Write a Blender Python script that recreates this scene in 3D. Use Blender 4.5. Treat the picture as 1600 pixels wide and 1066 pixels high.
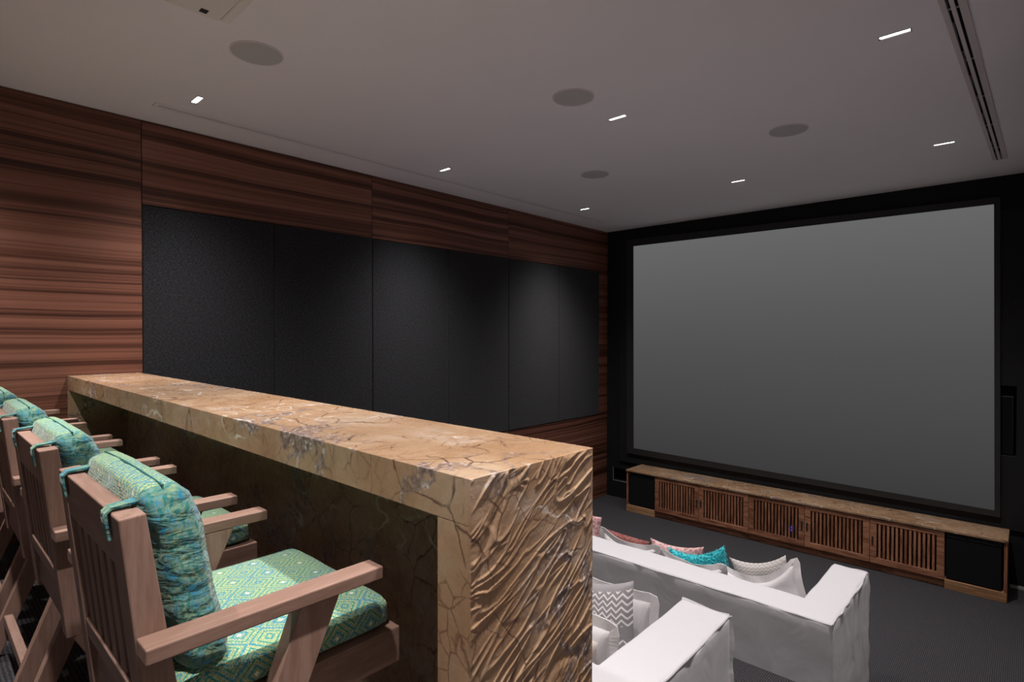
import bpy, bmesh, math, random
from mathutils import Vector, Matrix, noise

for o in list(bpy.data.objects):
    bpy.data.objects.remove(o)
scn = bpy.context.scene
C = scn.collection

# ------------------------------------------------------------------ camera
cam_d = bpy.data.cameras.new('camera')
cam_d.sensor_width = 36.0
cam_d.lens = 877.855 / 1600 * 36.0
cam_d.clip_start = 0.02
cam = bpy.data.objects.new('camera', cam_d)
C.objects.link(cam)
_r = Vector((0.7352733, 0.6777701, 0.0009540)); _u = Vector((-0.0092147, 0.0085891, 0.9999207)); _f = Vector((-0.6777081, 0.7352238, -0.0125608))
M3 = Matrix((_r, _u, -_f)).transposed()
cam.matrix_world = Matrix.Translation((4.96785, -7.64070, 2.57666)) @ M3.to_4x4()
scn.camera = cam

# ------------------------------------------------------------------ world, exposure
w = bpy.data.worlds.new('world'); scn.world = w; w.use_nodes = True
w.node_tree.nodes['Background'].inputs[0].default_value = (0, 0, 0, 1)
w.node_tree.nodes['Background'].inputs[1].default_value = 0.0
scn.view_settings.view_transform = 'Standard'
scn.view_settings.look = 'None'
scn.view_settings.gamma = 1.0
scn.view_settings.use_curve_mapping = False
EXPO = 0.42
scn.view_settings.exposure = EXPO
SPOT_W = 260.0
SPOT_COL = (1.0, 0.945, 0.925)

# ------------------------------------------------------------------ dimensions
H = 4.2            # ceiling over the lowest floor
RW = 5.12          # room width
YB = -9.45         # wall behind the camera
P = 1.18           # bar platform
T2 = 0.42          # middle tier (near sofa)
BX1, BY0, BY1, BZ = 4.14, -6.86, -6.425, 2.281

# ------------------------------------------------------------------ helpers
def link(o, parent=None):
    C.objects.link(o)
    if parent is not None:
        o.parent = parent
    return o

def boxuv(me):
    uv = me.uv_layers.new(name='UVMap') if not me.uv_layers else me.uv_layers[0]
    for p in me.polygons:
        n = p.normal
        ax = max(range(3), key=lambda i: abs(n[i]))
        for li in p.loop_indices:
            c = me.vertices[me.loops[li].vertex_index].co
            uv.data[li].uv = ((c.y, c.z) if ax == 0 else (c.x, c.z) if ax == 1 else (c.x, c.y))

def obj(name, bm, m, parent=None, smooth=False, bevel=0.0, seg=2, uv=False, loc=None):
    me = bpy.data.meshes.new(name)
    bmesh.ops.recalc_face_normals(bm, faces=bm.faces)
    bm.to_mesh(me); bm.free()
    me.materials.append(m)
    if smooth:
        for p in me.polygons: p.use_smooth = True
    if uv: boxuv(me)
    o = bpy.data.objects.new(name, me)
    link(o, parent)
    if loc: o.location = loc
    if bevel > 0:
        md = o.modifiers.new('bevel', 'BEVEL'); md.width = bevel; md.segments = seg
        md.limit_method = 'ANGLE'; md.angle_limit = math.radians(35); md.harden_normals = False
    return o

def empty(name, loc=(0, 0, 0), rz=0.0):
    o = bpy.data.objects.new(name, None); o.empty_display_size = 0.1
    o.location = loc; o.rotation_euler = (0, 0, rz)
    return link(o)

def tag(o, label, cat, group=None):
    o['label'] = label; o['category'] = cat
    if group: o['group'] = group
    return o

def struct(o):
    o['kind'] = 'structure'; return o

def bx(bm, x0, x1, y0, y1, z0, z1):
    v = [bm.verts.new((x, y, z)) for z in (z0, z1) for y in (y0, y1) for x in (x0, x1)]
    for f in ((0, 1, 3, 2), (4, 6, 7, 5), (0, 4, 5, 1), (2, 3, 7, 6), (0, 2, 6, 4), (1, 5, 7, 3)):
        bm.faces.new([v[i] for i in f])
    return bm

def B(x0, x1, y0, y1, z0, z1):
    return bx(bmesh.new(), x0, x1, y0, y1, z0, z1)

def prism(pts, a0, a1, axis, bm=None):
    """polygon pts (2D) extruded along axis from a0 to a1. axis 0: pts=(y,z); 1: pts=(x,z); 2: pts=(x,y)"""
    bm = bm or bmesh.new()
    def mk(p, a):
        return ((a, p[0], p[1]) if axis == 0 else (p[0], a, p[1]) if axis == 1 else (p[0], p[1], a))
    A = [bm.verts.new(mk(p, a0)) for p in pts]; Z = [bm.verts.new(mk(p, a1)) for p in pts]
    n = len(pts)
    bm.faces.new(A); bm.faces.new(Z[::-1])
    for i in range(n):
        bm.faces.new((A[i], Z[i], Z[(i + 1) % n], A[(i + 1) % n]))
    return bm

def tube(bm, pts, r, n=6):
    rings = []
    for i, p in enumerate(pts):
        p = Vector(p)
        d = (Vector(pts[min(i + 1, len(pts) - 1)]) - Vector(pts[max(i - 1, 0)])).normalized()
        a = d.orthogonal().normalized(); b = d.cross(a)
        if i and rings:
            pass
        rings.append((p, d))
    a = rings[0][1].orthogonal().normalized()
    vs = []
    for p, d in rings:
        a = (a - d * a.dot(d)).normalized(); b = d.cross(a)
        vs.append([bm.verts.new(p + (a * math.cos(2 * math.pi * k / n) + b * math.sin(2 * math.pi * k / n)) * r) for k in range(n)])
    for i in range(len(vs) - 1):
        for k in range(n):
            bm.faces.new((vs[i][k], vs[i][(k + 1) % n], vs[i + 1][(k + 1) % n], vs[i + 1][k]))
    bm.faces.new(vs[0][::-1]); bm.faces.new(vs[-1])
    return bm

def disc(bm, x, y, z0, z1, r, n=48):
    pts = [(x + r * math.cos(2 * math.pi * k / n), y + r * math.sin(2 * math.pi * k / n)) for k in range(n)]
    return prism(pts, z0, z1, 2, bm)

def ring(bm, x, y, z0, z1, r0, r1, n=48):
    V = []
    for k in range(n):
        c, s = math.cos(2 * math.pi * k / n), math.sin(2 * math.pi * k / n)
        V.append([bm.verts.new((x + r * c, y + r * s, z)) for r, z in ((r0, z0), (r1, z0), (r1, z1), (r0, z1))])
    for k in range(n):
        a, b = V[k], V[(k + 1) % n]
        for i in range(4):
            bm.faces.new((a[i], b[i], b[(i + 1) % 4], a[(i + 1) % 4]))
    return bm

def cells(xs, ys, keep, z0, z1, nz=1, bm=None):
    """solid made of the grid cells for which keep(cx, cy); closed sides"""
    bm = bm or bmesh.new()
    zs = [z0 + (z1 - z0) * k / nz for k in range(nz + 1)]
    V = {}
    def v(i, j, k):
        if (i, j, k) not in V: V[(i, j, k)] = bm.verts.new((xs[i], ys[j], zs[k]))
        return V[(i, j, k)]
    K = {(i, j) for i in range(len(xs) - 1) for j in range(len(ys) - 1) if keep((xs[i] + xs[i + 1]) / 2, (ys[j] + ys[j + 1]) / 2)}
    for (i, j) in K:
        bm.faces.new((v(i, j, nz), v(i + 1, j, nz), v(i + 1, j + 1, nz), v(i, j + 1, nz)))
        bm.faces.new((v(i, j, 0), v(i, j + 1, 0), v(i + 1, j + 1, 0), v(i + 1, j, 0)))
        for (di, dj, a, b) in ((-1, 0, (0, 1), (0, 0)), (1, 0, (1, 0), (1, 1)), (0, -1, (0, 0), (1, 0)), (0, 1, (1, 1), (0, 1))):
            if (i + di, j + dj) not in K:
                for k in range(nz):
                    bm.faces.new((v(i + a[0], j + a[1], k), v(i + b[0], j + b[1], k), v(i + b[0], j + b[1], k + 1), v(i + a[0], j + a[1], k + 1)))
    return bm

def lin(a, b, n):
    return [a + (b - a) * i / n for i in range(n + 1)]

# ------------------------------------------------------------------ materials
class NT:
    def __init__(s, name):
        s.m = bpy.data.materials.new(name); s.m.use_nodes = True
        s.t = s.m.node_tree; s.b = s.t.nodes['Principled BSDF']
    def n(s, typ, **kw):
        nd = s.t.nodes.new(typ)
        for k, v in kw.items():
            if k.startswith('i_'):
                key = k[2:]; key = int(key) if key.isdigit() else key
                if hasattr(v, 'links') or isinstance(v, bpy.types.NodeSocket): s.t.links.new(v, nd.inputs[key])
                else: nd.inputs[key].default_value = v
            else: setattr(nd, k, v)
        return nd
    def set(s, key, v):
        if isinstance(v, bpy.types.NodeSocket): s.t.links.new(v, s.b.inputs[key])
        else: s.b.inputs[key].default_value = v
    def coord(s, kind='Object'):
        return s.n('ShaderNodeTexCoord').outputs[kind]
    def map(s, v, scale=(1, 1, 1), rot=(0, 0, 0), loc=(0, 0, 0)):
        nd = s.n('ShaderNodeMapping', i_0=v)
        nd.inputs['Scale'].default_value = scale; nd.inputs['Rotation'].default_value = rot
        if isinstance(loc, bpy.types.NodeSocket): s.t.links.new(loc, nd.inputs['Location'])
        else: nd.inputs['Location'].default_value = loc
        return nd.outputs[0]
    def noise(s, v, scale=5, detail=4, rough=.5, dist=0.0, out='Fac'):
        return s.n('ShaderNodeTexNoise', i_Vector=v, i_Scale=scale, i_Detail=detail, i_Roughness=rough, i_Distortion=dist).outputs[out]
    def vor(s, v, scale=5, feature='DISTANCE_TO_EDGE', out='Distance', rnd=1.0):
        return s.n('ShaderNodeTexVoronoi', feature=feature, i_Vector=v, i_Scale=scale, i_Randomness=rnd).outputs[out]
    def ramp(s, fac, stops, interp='LINEAR'):
        nd = s.n('ShaderNodeValToRGB', i_0=fac); cr = nd.color_ramp; cr.interpolation = interp
        while len(cr.elements) < len(stops): cr.elements.new(0.5)
        for e, (p, c) in zip(cr.elements, stops):
            e.position = p; e.color = (c, c, c, 1) if isinstance(c, (int, float)) else (*c, 1)
        return nd.outputs[0]
    def mix(s, fac, a, b, mode='MIX'):
        nd = s.n('ShaderNodeMix', data_type='RGBA', blend_type=mode)
        for i, v in ((0, fac), (6, a), (7, b)):
            if isinstance(v, bpy.types.NodeSocket): s.t.links.new(v, nd.inputs[i])
            else: nd.inputs[i].default_value = v if i == 0 else (*v, 1) if len(v) == 3 else v
        return nd.outputs[2]
    def math(s, op, a, b=0.0, c=0.0):
        nd = s.n('ShaderNodeMath', operation=op)
        for i, v in enumerate((a, b, c)):
            if isinstance(v, bpy.types.NodeSocket): s.t.links.new(v, nd.inputs[i])
            else: nd.inputs[i].default_value = v
        return nd.outputs[0]
    def bump(s, h, strength=.3, dist=.01, normal=None):
        nd = s.n('ShaderNodeBump', i_Height=h, i_Strength=strength, i_Distance=dist)
        if normal is not None: s.t.links.new(normal, nd.inputs['Normal'])
        return nd.outputs[0]
    def rnd(s):
        return s.n('ShaderNodeObjectInfo').outputs['Random']

def simple(name, col, rough=.5, spec=.5, metal=0.0, nscale=0, namp=.15, bump=0.0, bscale=200):
    t = NT(name); t.set('Roughness', rough); t.set('Specular IOR Level', spec); t.set('Metallic', metal)
    co = t.coord()
    if nscale:
        n = t.noise(co, nscale, 4)
        t.set('Base Color', t.mix(n, tuple(c * (1 - namp) for c in col), tuple(min(1, c * (1 + namp)) for c in col)))
    else: t.set('Base Color', (*col, 1))
    if bump: t.set('Normal', t.bump(t.noise(co, bscale, 2), bump, .002))
    return t.m

MAT = {}
MAT['plaster'] = simple('ceiling_plaster', (.84, .815, .85), .9, .2, nscale=1.3, namp=.03)
MAT['grille'] = simple('speaker_grille_cloth', (.50, .49, .50), .8, .2, bump=.2, bscale=500)
MAT['rim'] = simple('speaker_rim_paint', (.74, .69, .69), .6, .3)
MAT['vent_paint'] = simple('vent_paint', (.60, .56, .56), .7, .3)
MAT['duct'] = simple('black_duct_liner', (.03, .03, .03), .9, .1)
MAT['backing'] = simple('grey_wall_backing', (.12, .11, .10), .9, .1)
MAT['black_wall'] = simple('black_painted_wall', (.0075, .0078, .0085), .75, .3, nscale=3, namp=.35, bump=.1, bscale=30)
MAT['black_panel'] = simple('black_painted_board', (.010, .0105, .0115), .7, .3, nscale=2, namp=.4)
def mat_black_board():
    t = NT('black_painted_board'); co = t.coord()
    base = t.mix(t.noise(co, 2, 4), (.006, .0063, .007), (.014, .0145, .016))
    ch = t.ramp(t.vor(t.map(co, (1, 1, 1.6)), 7, 'F1'), [(.030, 1), (.045, 0)])
    mk = t.ramp(t.noise(t.map(co, loc=(3, 1, 2)), 3, 2), [(.56, 0), (.60, 1)])
    t.set('Base Color', t.mix(t.math('MULTIPLY', ch, mk), base, (.25, .25, .26)))
    t.set('Roughness', .7); t.set('Specular IOR Level', .3)
    return t.m
MAT['black_panel'] = mat_black_board()
MAT['black_satin'] = simple('black_satin_frame', (.022, .0225, .023), .55, .35)
MAT['sub_black'] = simple('black_grille_cloth', (.004, .004, .005), .85, .25, bump=.2, bscale=600)
MAT['black_plastic'] = simple('black_plastic', (.015, .016, .02), .35, .5)
MAT['pale_edge'] = simple('pale_edge_paint', (.35, .34, .33), .7, .2)
MAT['projector'] = simple('projector_shell', (.70, .68, .65), .5, .4)
MAT['trim_metal'] = simple('dark_trim_metal', (.05, .045, .045), .4, .5, .6)
MAT['side_wall'] = simple('side_wall_plaster', (.46, .42, .41), .9, .2, nscale=2, namp=.04)
MAT['rear_wall'] = simple('rear_wall_plaster', (.78, .73, .71), .9, .2, nscale=2, namp=.04)

def mat_emit(name, col, strength):
    t = NT(name); t.set('Base Color', (0, 0, 0, 1)); t.set('Emission Color', (*col, 1)); t.set('Emission Strength', strength)
    return t.m
MAT['cell'] = mat_emit('lamp_cell_glow', (1, .97, .95), 9)
MAT['led'] = mat_emit('blue_led_glow', (.03, .04, 1), 2)

def mat_veneer():
    t = NT('sapele_veneer'); co = t.coord()
    off = t.n('ShaderNodeCombineXYZ', i_0=t.math('MULTIPLY', t.rnd(), 7.0), i_1=t.math('MULTIPLY', t.rnd(), 13.0), i_2=t.math('MULTIPLY', t.rnd(), 31.0)).outputs[0]
    v = t.map(co, (1, 1, 1), loc=off)
    wob = t.noise(t.map(v, (.3, .5, 1.2)), 1.0, 2)
    v2 = t.n('ShaderNodeVectorMath', operation='ADD', i_0=v, i_1=t.n('ShaderNodeCombineXYZ', i_2=t.math('MULTIPLY', wob, .10)).outputs[0]).outputs[0]
    s1 = t.noise(t.map(v2, (.2, .05, 17)), 1.0, 3, .6)
    s2 = t.noise(t.map(v2, (.2, .12, 58)), 1.0, 3, .6)
    s3 = t.noise(t.map(v, (2, 1.2, 160)), 1.0, 2)
    f = t.math('ADD', t.math('MULTIPLY', s1, .62), t.math('ADD', t.math('MULTIPLY', s2, .28), t.math('MULTIPLY', s3, .10)))
    col = t.ramp(f, [(.40, (.046, .016, .010)), (.46, (.104, .038, .023)), (.51, (.175, .070, .045)), (.60, (.240, .104, .070))])
    t.set('Base Color', col); t.set('Roughness', .42); t.set('Specular IOR Level', .35)
    t.set('Normal', t.bump(s3, .06, .001))
    return t.m
MAT['veneer'] = mat_veneer()

def mat_wood(name, stops, axis_scale=(40, 4, 40), rough=.5, grain=(.42, .5, .6)):
    t = NT(name); co = t.coord()
    off = t.n('ShaderNodeCombineXYZ', i_0=t.math('MULTIPLY', t.rnd(), 17.0), i_1=t.math('MULTIPLY', t.rnd(), 5.0), i_2=t.math('MULTIPLY', t.rnd(), 9.0)).outputs[0]
    v = t.map(co, (1, 1, 1), loc=off)
    n1 = t.noise(t.map(v, axis_scale), 1, 4, .6, .15)
    n2 = t.noise(t.map(v, tuple(a * 5 for a in axis_scale)), 1, 2)
    f = t.math('ADD', t.math('MULTIPLY', n1, .75), t.math('MULTIPLY', n2, .25))
    var = t.math('MULTIPLY', t.math('SUBTRACT', t.rnd(), .5), .10)
    t.set('Base Color', t.ramp(t.math('ADD', f, var), list(zip(grain, stops))))
    t.set('Roughness', rough); t.set('Specular IOR Level', .35)
    t.set('Normal', t.bump(n2, .12, .001))
    return t.m
CH = [(.215, .126, .094), (.248, .150, .114), (.280, .174, .136)]
MAT['chair_y'] = mat_wood('chair_wood_along', CH, (45, 5, 45), .5)
MAT['chair_z'] = mat_wood('chair_wood_upright', CH, (45, 45, 5), .5)
MAT['chair_x'] = mat_wood('chair_wood_across', CH, (5, 45, 45), .5)
CB = [(.17, .068, .036), (.29, .125, .068), (.40, .19, .11)]
MAT['cab_z'] = mat_wood('cabinet_wood_upright', CB, (40, 40, 4), .45)
MAT['cab_x'] = mat_wood('cabinet_wood_across', CB, (4, 40, 40), .45)
PL = [(.27, .14, .068), (.36, .20, .10), (.44, .26, .14)]
MAT['plinth'] = mat_wood('pale_plinth_wood', PL, (4, 40, 40), .5)

def mat_marble(name, ridge=False):
    t = NT(name); co = t.coord()
    wv = t.noise(co, 2.2, 4, .6, out='Color')
    v = t.n('ShaderNodeVectorMath', operation='MULTIPLY_ADD', i_0=wv, i_1=(.34, .34, .34), i_2=co).outputs[0]
    wv2 = t.noise(co, 9, 3, .6, out='Color')
    v = t.n('ShaderNodeVectorMath', operation='MULTIPLY_ADD', i_0=wv2, i_1=(.05, .05, .05), i_2=v).outputs[0]
    base = t.ramp(t.noise(v, 2.6, 6, .6), [(.30, (.265, .150, .078)), (.46, (.325, .200, .113)), (.56, (.380, .250, .155)), (.70, (.430, .320, .225))])
    fine = t.noise(v, 26, 5, .65)
    base = t.mix(t.ramp(fine, [(.42, .0), (.75, .45)]), base, (.29, .172, .10))
    # pale clouds
    pale = t.ramp(t.noise(t.map(v, (1.1, 1.4, 1.6), loc=(3, 1, 2)), 2.4, 5, .6), [(.60, 0), (.70, .55)])
    base = t.mix(pale, base, (.47, .385, .325))
    # crackle veins, two sizes, only in places
    m1 = t.ramp(t.noise(co, 4.5, 3, .6), [(.46, 0), (.58, .95)])
    vein = lambda vec, sc, wd, rgh=.55: t.ramp(t.math('ABSOLUTE', t.math('SUBTRACT', t.noise(vec, sc, 2.6, rgh, .25), .5)), [(0, 1), (wd * .4, .7), (wd, 0)])
    dv = t.n('ShaderNodeVectorMath', operation='MULTIPLY_ADD', i_0=t.noise(co, 14, 3, .6, out='Color'), i_1=(.030, .030, .030), i_2=co).outputs[0]
    dv = t.n('ShaderNodeVectorMath', operation='MULTIPLY_ADD', i_0=t.noise(co, 3, 2, .5, out='Color'), i_1=(.16, .16, .16), i_2=dv).outputs[0]
    c1 = t.ramp(t.vor(t.map(dv, (1, 1.5, 1.2), rot=(.2, .1, .5)), 5.0), [(0, 1), (.010, .75), (.022, 0)])
    c2 = t.ramp(t.vor(t.map(dv, (1.5, .9, 1), rot=(.3, .2, -.7)), 13), [(0, .8), (.018, .5), (.038, 0)])
    m2 = t.ramp(t.noise(t.map(co, loc=(5, 5, 5)), 6.0, 3, .6), [(.47, 0), (.60, 1)])
    base = t.mix(t.math('MULTIPLY', c2, m2), base, (.115, .055, .030))
    base = t.mix(t.math('MULTIPLY', c1, m1), base, (.085, .040, .026))
    # broad grey-brown bands with white crystals
    bn = t.noise(t.map(v, (1.2, 1.2, 1.2), loc=(8, 3, 1)), 1.35, 5, .62)
    band = t.ramp(bn, [(.485, 0), (.50, 1), (.515, 1), (.53, 0)])
    bandm = t.ramp(t.noise(t.map(co, loc=(2, 9, 4)), 1.3, 1), [(.45, 0), (.6, 1)])
    crystals = t.ramp(t.noise(co, 60, 3, .7), [(.42, (.13, .085, .070)), (.55, (.24, .18, .16)), (.68, (.62, .58, .55))])
    base = t.mix(t.math('MULTIPLY', band, bandm), base, crystals)
    # thin pale quartz lines
    q = vein(t.map(co, (1, 1.6, 1.4), rot=(.2, .5, .1), loc=(1, 2, 7)), 3.2, .012)
    qm = t.ramp(t.noise(t.map(co, loc=(4, 4, 1)), 2.4, 3, .6), [(.50, 0), (.60, 1)])
    base = t.mix(t.math('MULTIPLY', q, qm), base, (.62, .55, .48))
    t.set('Base Color', base); t.set('Specular IOR Level', .5)
    t.set('Roughness', .42 if ridge else t.ramp(fine, [(.3, .20), (.7, .34)]))
    if ridge: t.set('Normal', t.bump(t.noise(co, 55, 5, .7), .35, .004))
    else: t.set('Normal', t.bump(t.math('ADD', fine, t.math('MULTIPLY', c1, -.4)), .05, .002))
    return t.m
MAT['marble'] = mat_marble('brown_veined_marble')
MAT['marble_ridged'] = mat_marble('ridged_brown_marble', ridge=True)

def mat_fabric_panel():
    t = NT('charcoal_woven_fabric'); co = t.coord()
    a = t.noise(t.map(co, (1, 55, 190)), 1, 2, .7); b = t.noise(t.map(co, (1, 190, 55)), 1, 2, .7)
    f = t.math('ADD', t.math('MULTIPLY', a, .5), t.math('MULTIPLY', b, .5))
    big = t.noise(co, 1.2, 3)
    col = t.ramp(f, [(.40, (.005, .0052, .0062)), (.5, (.0145, .015, .0175)), (.60, (.040, .041, .047))])
    col = t.mix(t.math('MULTIPLY', big, .25), col, (.02, .02, .022))
    t.set('Base Color', col); t.set('Roughness', .95); t.set('Specular IOR Level', .15)
    t.set('Sheen Weight', .15)
    t.set('Normal', t.bump(f, .5, .002))
    return t.m
MAT['fabric'] = mat_fabric_panel()

def mat_carpet():
    t = NT('dark_ribbed_carpet'); co = t.coord()
    wv = t.noise(co, 25, 2, out='Color')
    v = t.n('ShaderNodeVectorMath', operation='MULTIPLY_ADD', i_0=wv, i_1=(.006, .006, .006), i_2=co).outputs[0]
    a = t.n('ShaderNodeTexWave', wave_type='BANDS', bands_direction='X', i_Vector=v, i_Scale=26, i_Distortion=.6, i_Detail=1).outputs['Fac']
    b = t.n('ShaderNodeTexWave', wave_type='BANDS', bands_direction='Y', i_Vector=v, i_Scale=20, i_Distortion=.6, i_Detail=1).outputs['Fac']
    n = t.noise(co, 90, 2)
    f = t.math('ADD', t.math('MULTIPLY', t.math('MULTIPLY', a, b), .65), t.math('MULTIPLY', n, .5))
    col = t.ramp(f, [(.22, (.013, .0125, .0145)), (.45, (.030, .029, .033)), (.8, (.085, .082, .092))])
    t.set('Base Color', col); t.set('Roughness', 1); t.set('Specular IOR Level', .1); t.set('Sheen Weight', .1)
    t.set('Normal', t.bump(f, .8, .006))
    return t.m
MAT['carpet'] = mat_carpet()

def mat_cloth(name, col, amp=.05, wr=.25, sc=6):
    t = NT(name); co = t.coord()
    n = t.noise(co, 2, 3)
    t.set('Base Color', t.mix(n, tuple(c * (1 - amp) for c in col), tuple(min(1, c * (1 + amp)) for c in col)))
    t.set('Roughness', .9); t.set('Specular IOR Level', .15); t.set('Sheen Weight', .2)
    wk = t.noise(t.map(co, (1, 1, .6)), sc, 3, .5, .8)
    wv = t.noise(co, 420, 1)
    b = t.bump(wk, wr, .02)
    t.set('Normal', t.bump(wv, .12, .0012, b))
    return t.m
MAT['linen'] = mat_cloth('white_linen_slipcover', (.51, .50, .52), .02)
MAT['cushion_white'] = mat_cloth('white_cushion_linen', (.56, .545, .55), .03, .35, 9)
MAT['cushion_beige'] = mat_cloth('beige_cushion_linen', (.46, .41, .37), .04, .3, 9)
MAT['teal'] = mat_cloth('teal_shag', (.045, .50, .56), .35, .4, 60)

def mat_chevron(name, base, line, p=.052):
    t = NT(name)
    uv = t.coord('UV')
    s = t.n('ShaderNodeSeparateXYZ', i_0=uv)
    z = t.math('PINGPONG', s.outputs[0], p / 2)
    y = t.math('ADD', s.outputs[1], t.math('MULTIPLY', z, 1.0))
    f = t.math('PINGPONG', y, .0155)
    m = t.ramp(t.math('DIVIDE', f, .0155), [(.30, 1), (.42, 0)])
    patch = t.ramp(t.math('PINGPONG', s.outputs[1], .115), [(.028, 0), (.034, 1)])
    t.set('Base Color', t.mix(t.math('MULTIPLY', m, patch), base, line))
    t.set('Roughness', .9); t.set('Specular IOR Level', .15)
    t.set('Normal', t.bump(t.noise(t.coord(), 9, 3, .5, .6), .3, .02))
    return t.m
MAT['chev_grey'] = mat_chevron('grey_white_chevron', (.27, .255, .265), (.74, .71, .71))
MAT['chev_taupe'] = mat_chevron('taupe_chevron', (.40, .37, .355), (.55, .525, .51), .034)

def mat_rose(name, a, b):
    t = NT(name); uv = t.coord('UV')
    d = t.vor(uv, 30, 'DISTANCE_TO_EDGE')
    t.set('Base Color', t.mix(t.ramp(d, [(.05, 1), (.16, 0)]), a, b))
    t.set('Roughness', .9); t.set('Specular IOR Level', .15)
    t.set('Normal', t.bump(t.noise(t.coord(), 12, 3), .3, .02))
    return t.m
MAT['rose'] = mat_rose('rose_patterned_cloth', (.42, .20, .20), (.60, .42, .41))
MAT['rose_dark'] = mat_rose('dark_rose_cloth', (.20, .062, .055), (.27, .11, .10))

def mat_woven():
    """green, blue and cream diamond-woven fabric, UV in metres"""
    t = NT('green_diamond_weave'); uv = t.coord('UV')
    s = t.n('ShaderNodeSeparateXYZ', i_0=uv)
    u, v = s.outputs[0], s.outputs[1]
    p = .088
    a = t.math('DIVIDE', t.math('PINGPONG', t.math('ADD', u, 3.0), p / 2), p / 2)
    b = t.math('DIVIDE', t.math('PINGPONG', t.math('ADD', v, 3.0), p / 2), p / 2)
    d = t.math('ADD', a, b)                                   # 0 .. 2 concentric diamonds
    r = t.math('PINGPONG', d, .18); r = t.math('DIVIDE', r, .18)
    chk = t.n('ShaderNodeTexVoronoi', feature='F1', i_Vector=uv, i_Scale=210, i_Randomness=.25).outputs['Distance']
    n = t.noise(uv, 240, 1); nb = t.noise(uv, 9, 2)
    green = t.mix(t.ramp(n, [(.4, 0), (.6, 1)]), (.20, .29, .13), (.41, .45, .19))
    teal = t.mix(t.ramp(n, [(.4, 0), (.6, 1)]), (.025, .19, .17), (.09, .30, .24))
    blue = (.012, .17, .38)
    rings = t.ramp(r, [(.30, 0), (.42, 1)], 'LINEAR')
    col = t.mix(rings, teal, green)
    dots = t.math('MULTIPLY', t.ramp(chk, [(.30, 1), (.45, 0)]), t.ramp(t.math('PINGPONG', d, .36), [(.10, 0), (.17, 1)]))
    bl = t.ramp(nb, [(.40, .25), (.62, 1)])
    col = t.mix(t.math('MULTIPLY', dots, bl), col, blue)
    ctr = t.ramp(d, [(.10, 1), (.15, 0)])
    col = t.mix(ctr, col, (.62, .66, .52))
    t.set('Base Color', col); t.set('Roughness', .9); t.set('Specular IOR Level', .15); t.set('Sheen Weight', .2)
    wr = t.noise(t.map(t.coord(), (1, 1, 2.2)), 14, 3, .5, .6)
    t.set('Normal', t.bump(chk, .35, .002, t.bump(wr, .35, .015)))
    return t.m
MAT['woven'] = mat_woven()

def mat_woven_side():
    t = NT('turquoise_weave'); uv = t.coord('UV')
    n = t.noise(t.map(uv, (120, 60, 1)), 1, 2); n2 = t.noise(uv, 22, 3, .6)
    a = t.mix(t.ramp(n, [(.38, 0), (.62, 1)]), (.025, .16, .16), (.21, .30, .17))
    col = t.mix(t.ramp(t.math('ADD', t.math('MULTIPLY', n, .5), t.math('MULTIPLY', n2, .5)), [(.50, 0), (.60, 1)]), a, (.015, .19, .32))
    t.set('Base Color', col); t.set('Roughness', .9); t.set('Specular IOR Level', .15); t.set('Sheen Weight', .2)
    wr = t.noise(t.map(t.coord(), (1, 1, 2.6)), 16, 3, .5, .8)
    t.set('Normal', t.bump(n, .3, .002, t.bump(wr, .6, .02)))
    return t.m
MAT['woven_side'] = mat_woven_side()
MAT['cord'] = simple('dark_teal_cord', (.03, .12, .11), .8, .2)

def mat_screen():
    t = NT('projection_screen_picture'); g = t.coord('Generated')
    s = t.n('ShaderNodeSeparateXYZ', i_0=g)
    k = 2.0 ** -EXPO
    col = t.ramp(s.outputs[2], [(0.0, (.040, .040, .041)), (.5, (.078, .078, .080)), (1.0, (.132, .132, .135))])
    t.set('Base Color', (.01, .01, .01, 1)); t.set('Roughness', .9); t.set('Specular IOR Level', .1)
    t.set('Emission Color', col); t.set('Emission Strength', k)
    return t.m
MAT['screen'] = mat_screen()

# ------------------------------------------------------------------ room shell
# floor: three carpeted tiers in one stepped mesh
bm = bmesh.new()
prism([(YB, -.2), (0.2, -.2), (0.2, 0), (-3.905, 0), (-3.905, T2), (-6.30, T2), (-6.30, P), (YB, P)], -0.12, RW + .12, 0, bm)
struct(obj('floor', bm, MAT['carpet']))

# ceiling with openings for lamps and slot diffusers
LX = [.697, 2.675, 4.415]; LY = [-1.615, -3.987, -6.24]
LIGHTS = [(x, y) for y in LY for x in LX] + [(x, -7.62) for x in LX]
LW, LD = .150, .044
VANG = math.radians(1.25)
holes = [(x - LW / 2, x + LW / 2, y - LD / 2, y + LD / 2) for x, y in LIGHTS]
holes += [(.356, .452, -6.424, -.742)]
for k in range(12):                                    # opening over the double slot vent, stepped to follow its slight angle
    ya = -.775 - k * .43; yb_ = ya - .43; xm = 4.747 + (ya + .765 - .215) * math.tan(VANG)
    holes.append((xm - .032, xm + .032, max(yb_, -5.92), ya))
xs = sorted({-.12, RW + .12} | {h[0] for h in holes} | {h[1] for h in holes})
ys = sorted({YB - .12, .2} | {h[2] for h in holes} | {h[3] for h in holes})
bm = cells(xs, ys, lambda x, y: not any(h[0] < x < h[1] and h[2] < y < h[3] for h in holes), H, H + .06)
bx(bm, -.12, RW + .12, YB - .12, .2, H + .10, H + .14)
struct(obj('ceiling', bm, MAT['plaster']))

wl = struct(obj('wall_left', B(-.12, -.022, YB, .2, -.2, H), MAT['backing']))
struct(obj('wall_right', B(RW, RW + .12, YB, .2, -.2, H), MAT['side_wall']))
struct(obj('wall_back', B(-.12, RW + .12, YB - .12, YB, -.2, H), MAT['rear_wall']))
wf = struct(obj('wall_front', B(-.12, RW + .12, .12, .2, -.2, H), MAT['black_wall']))

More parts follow.
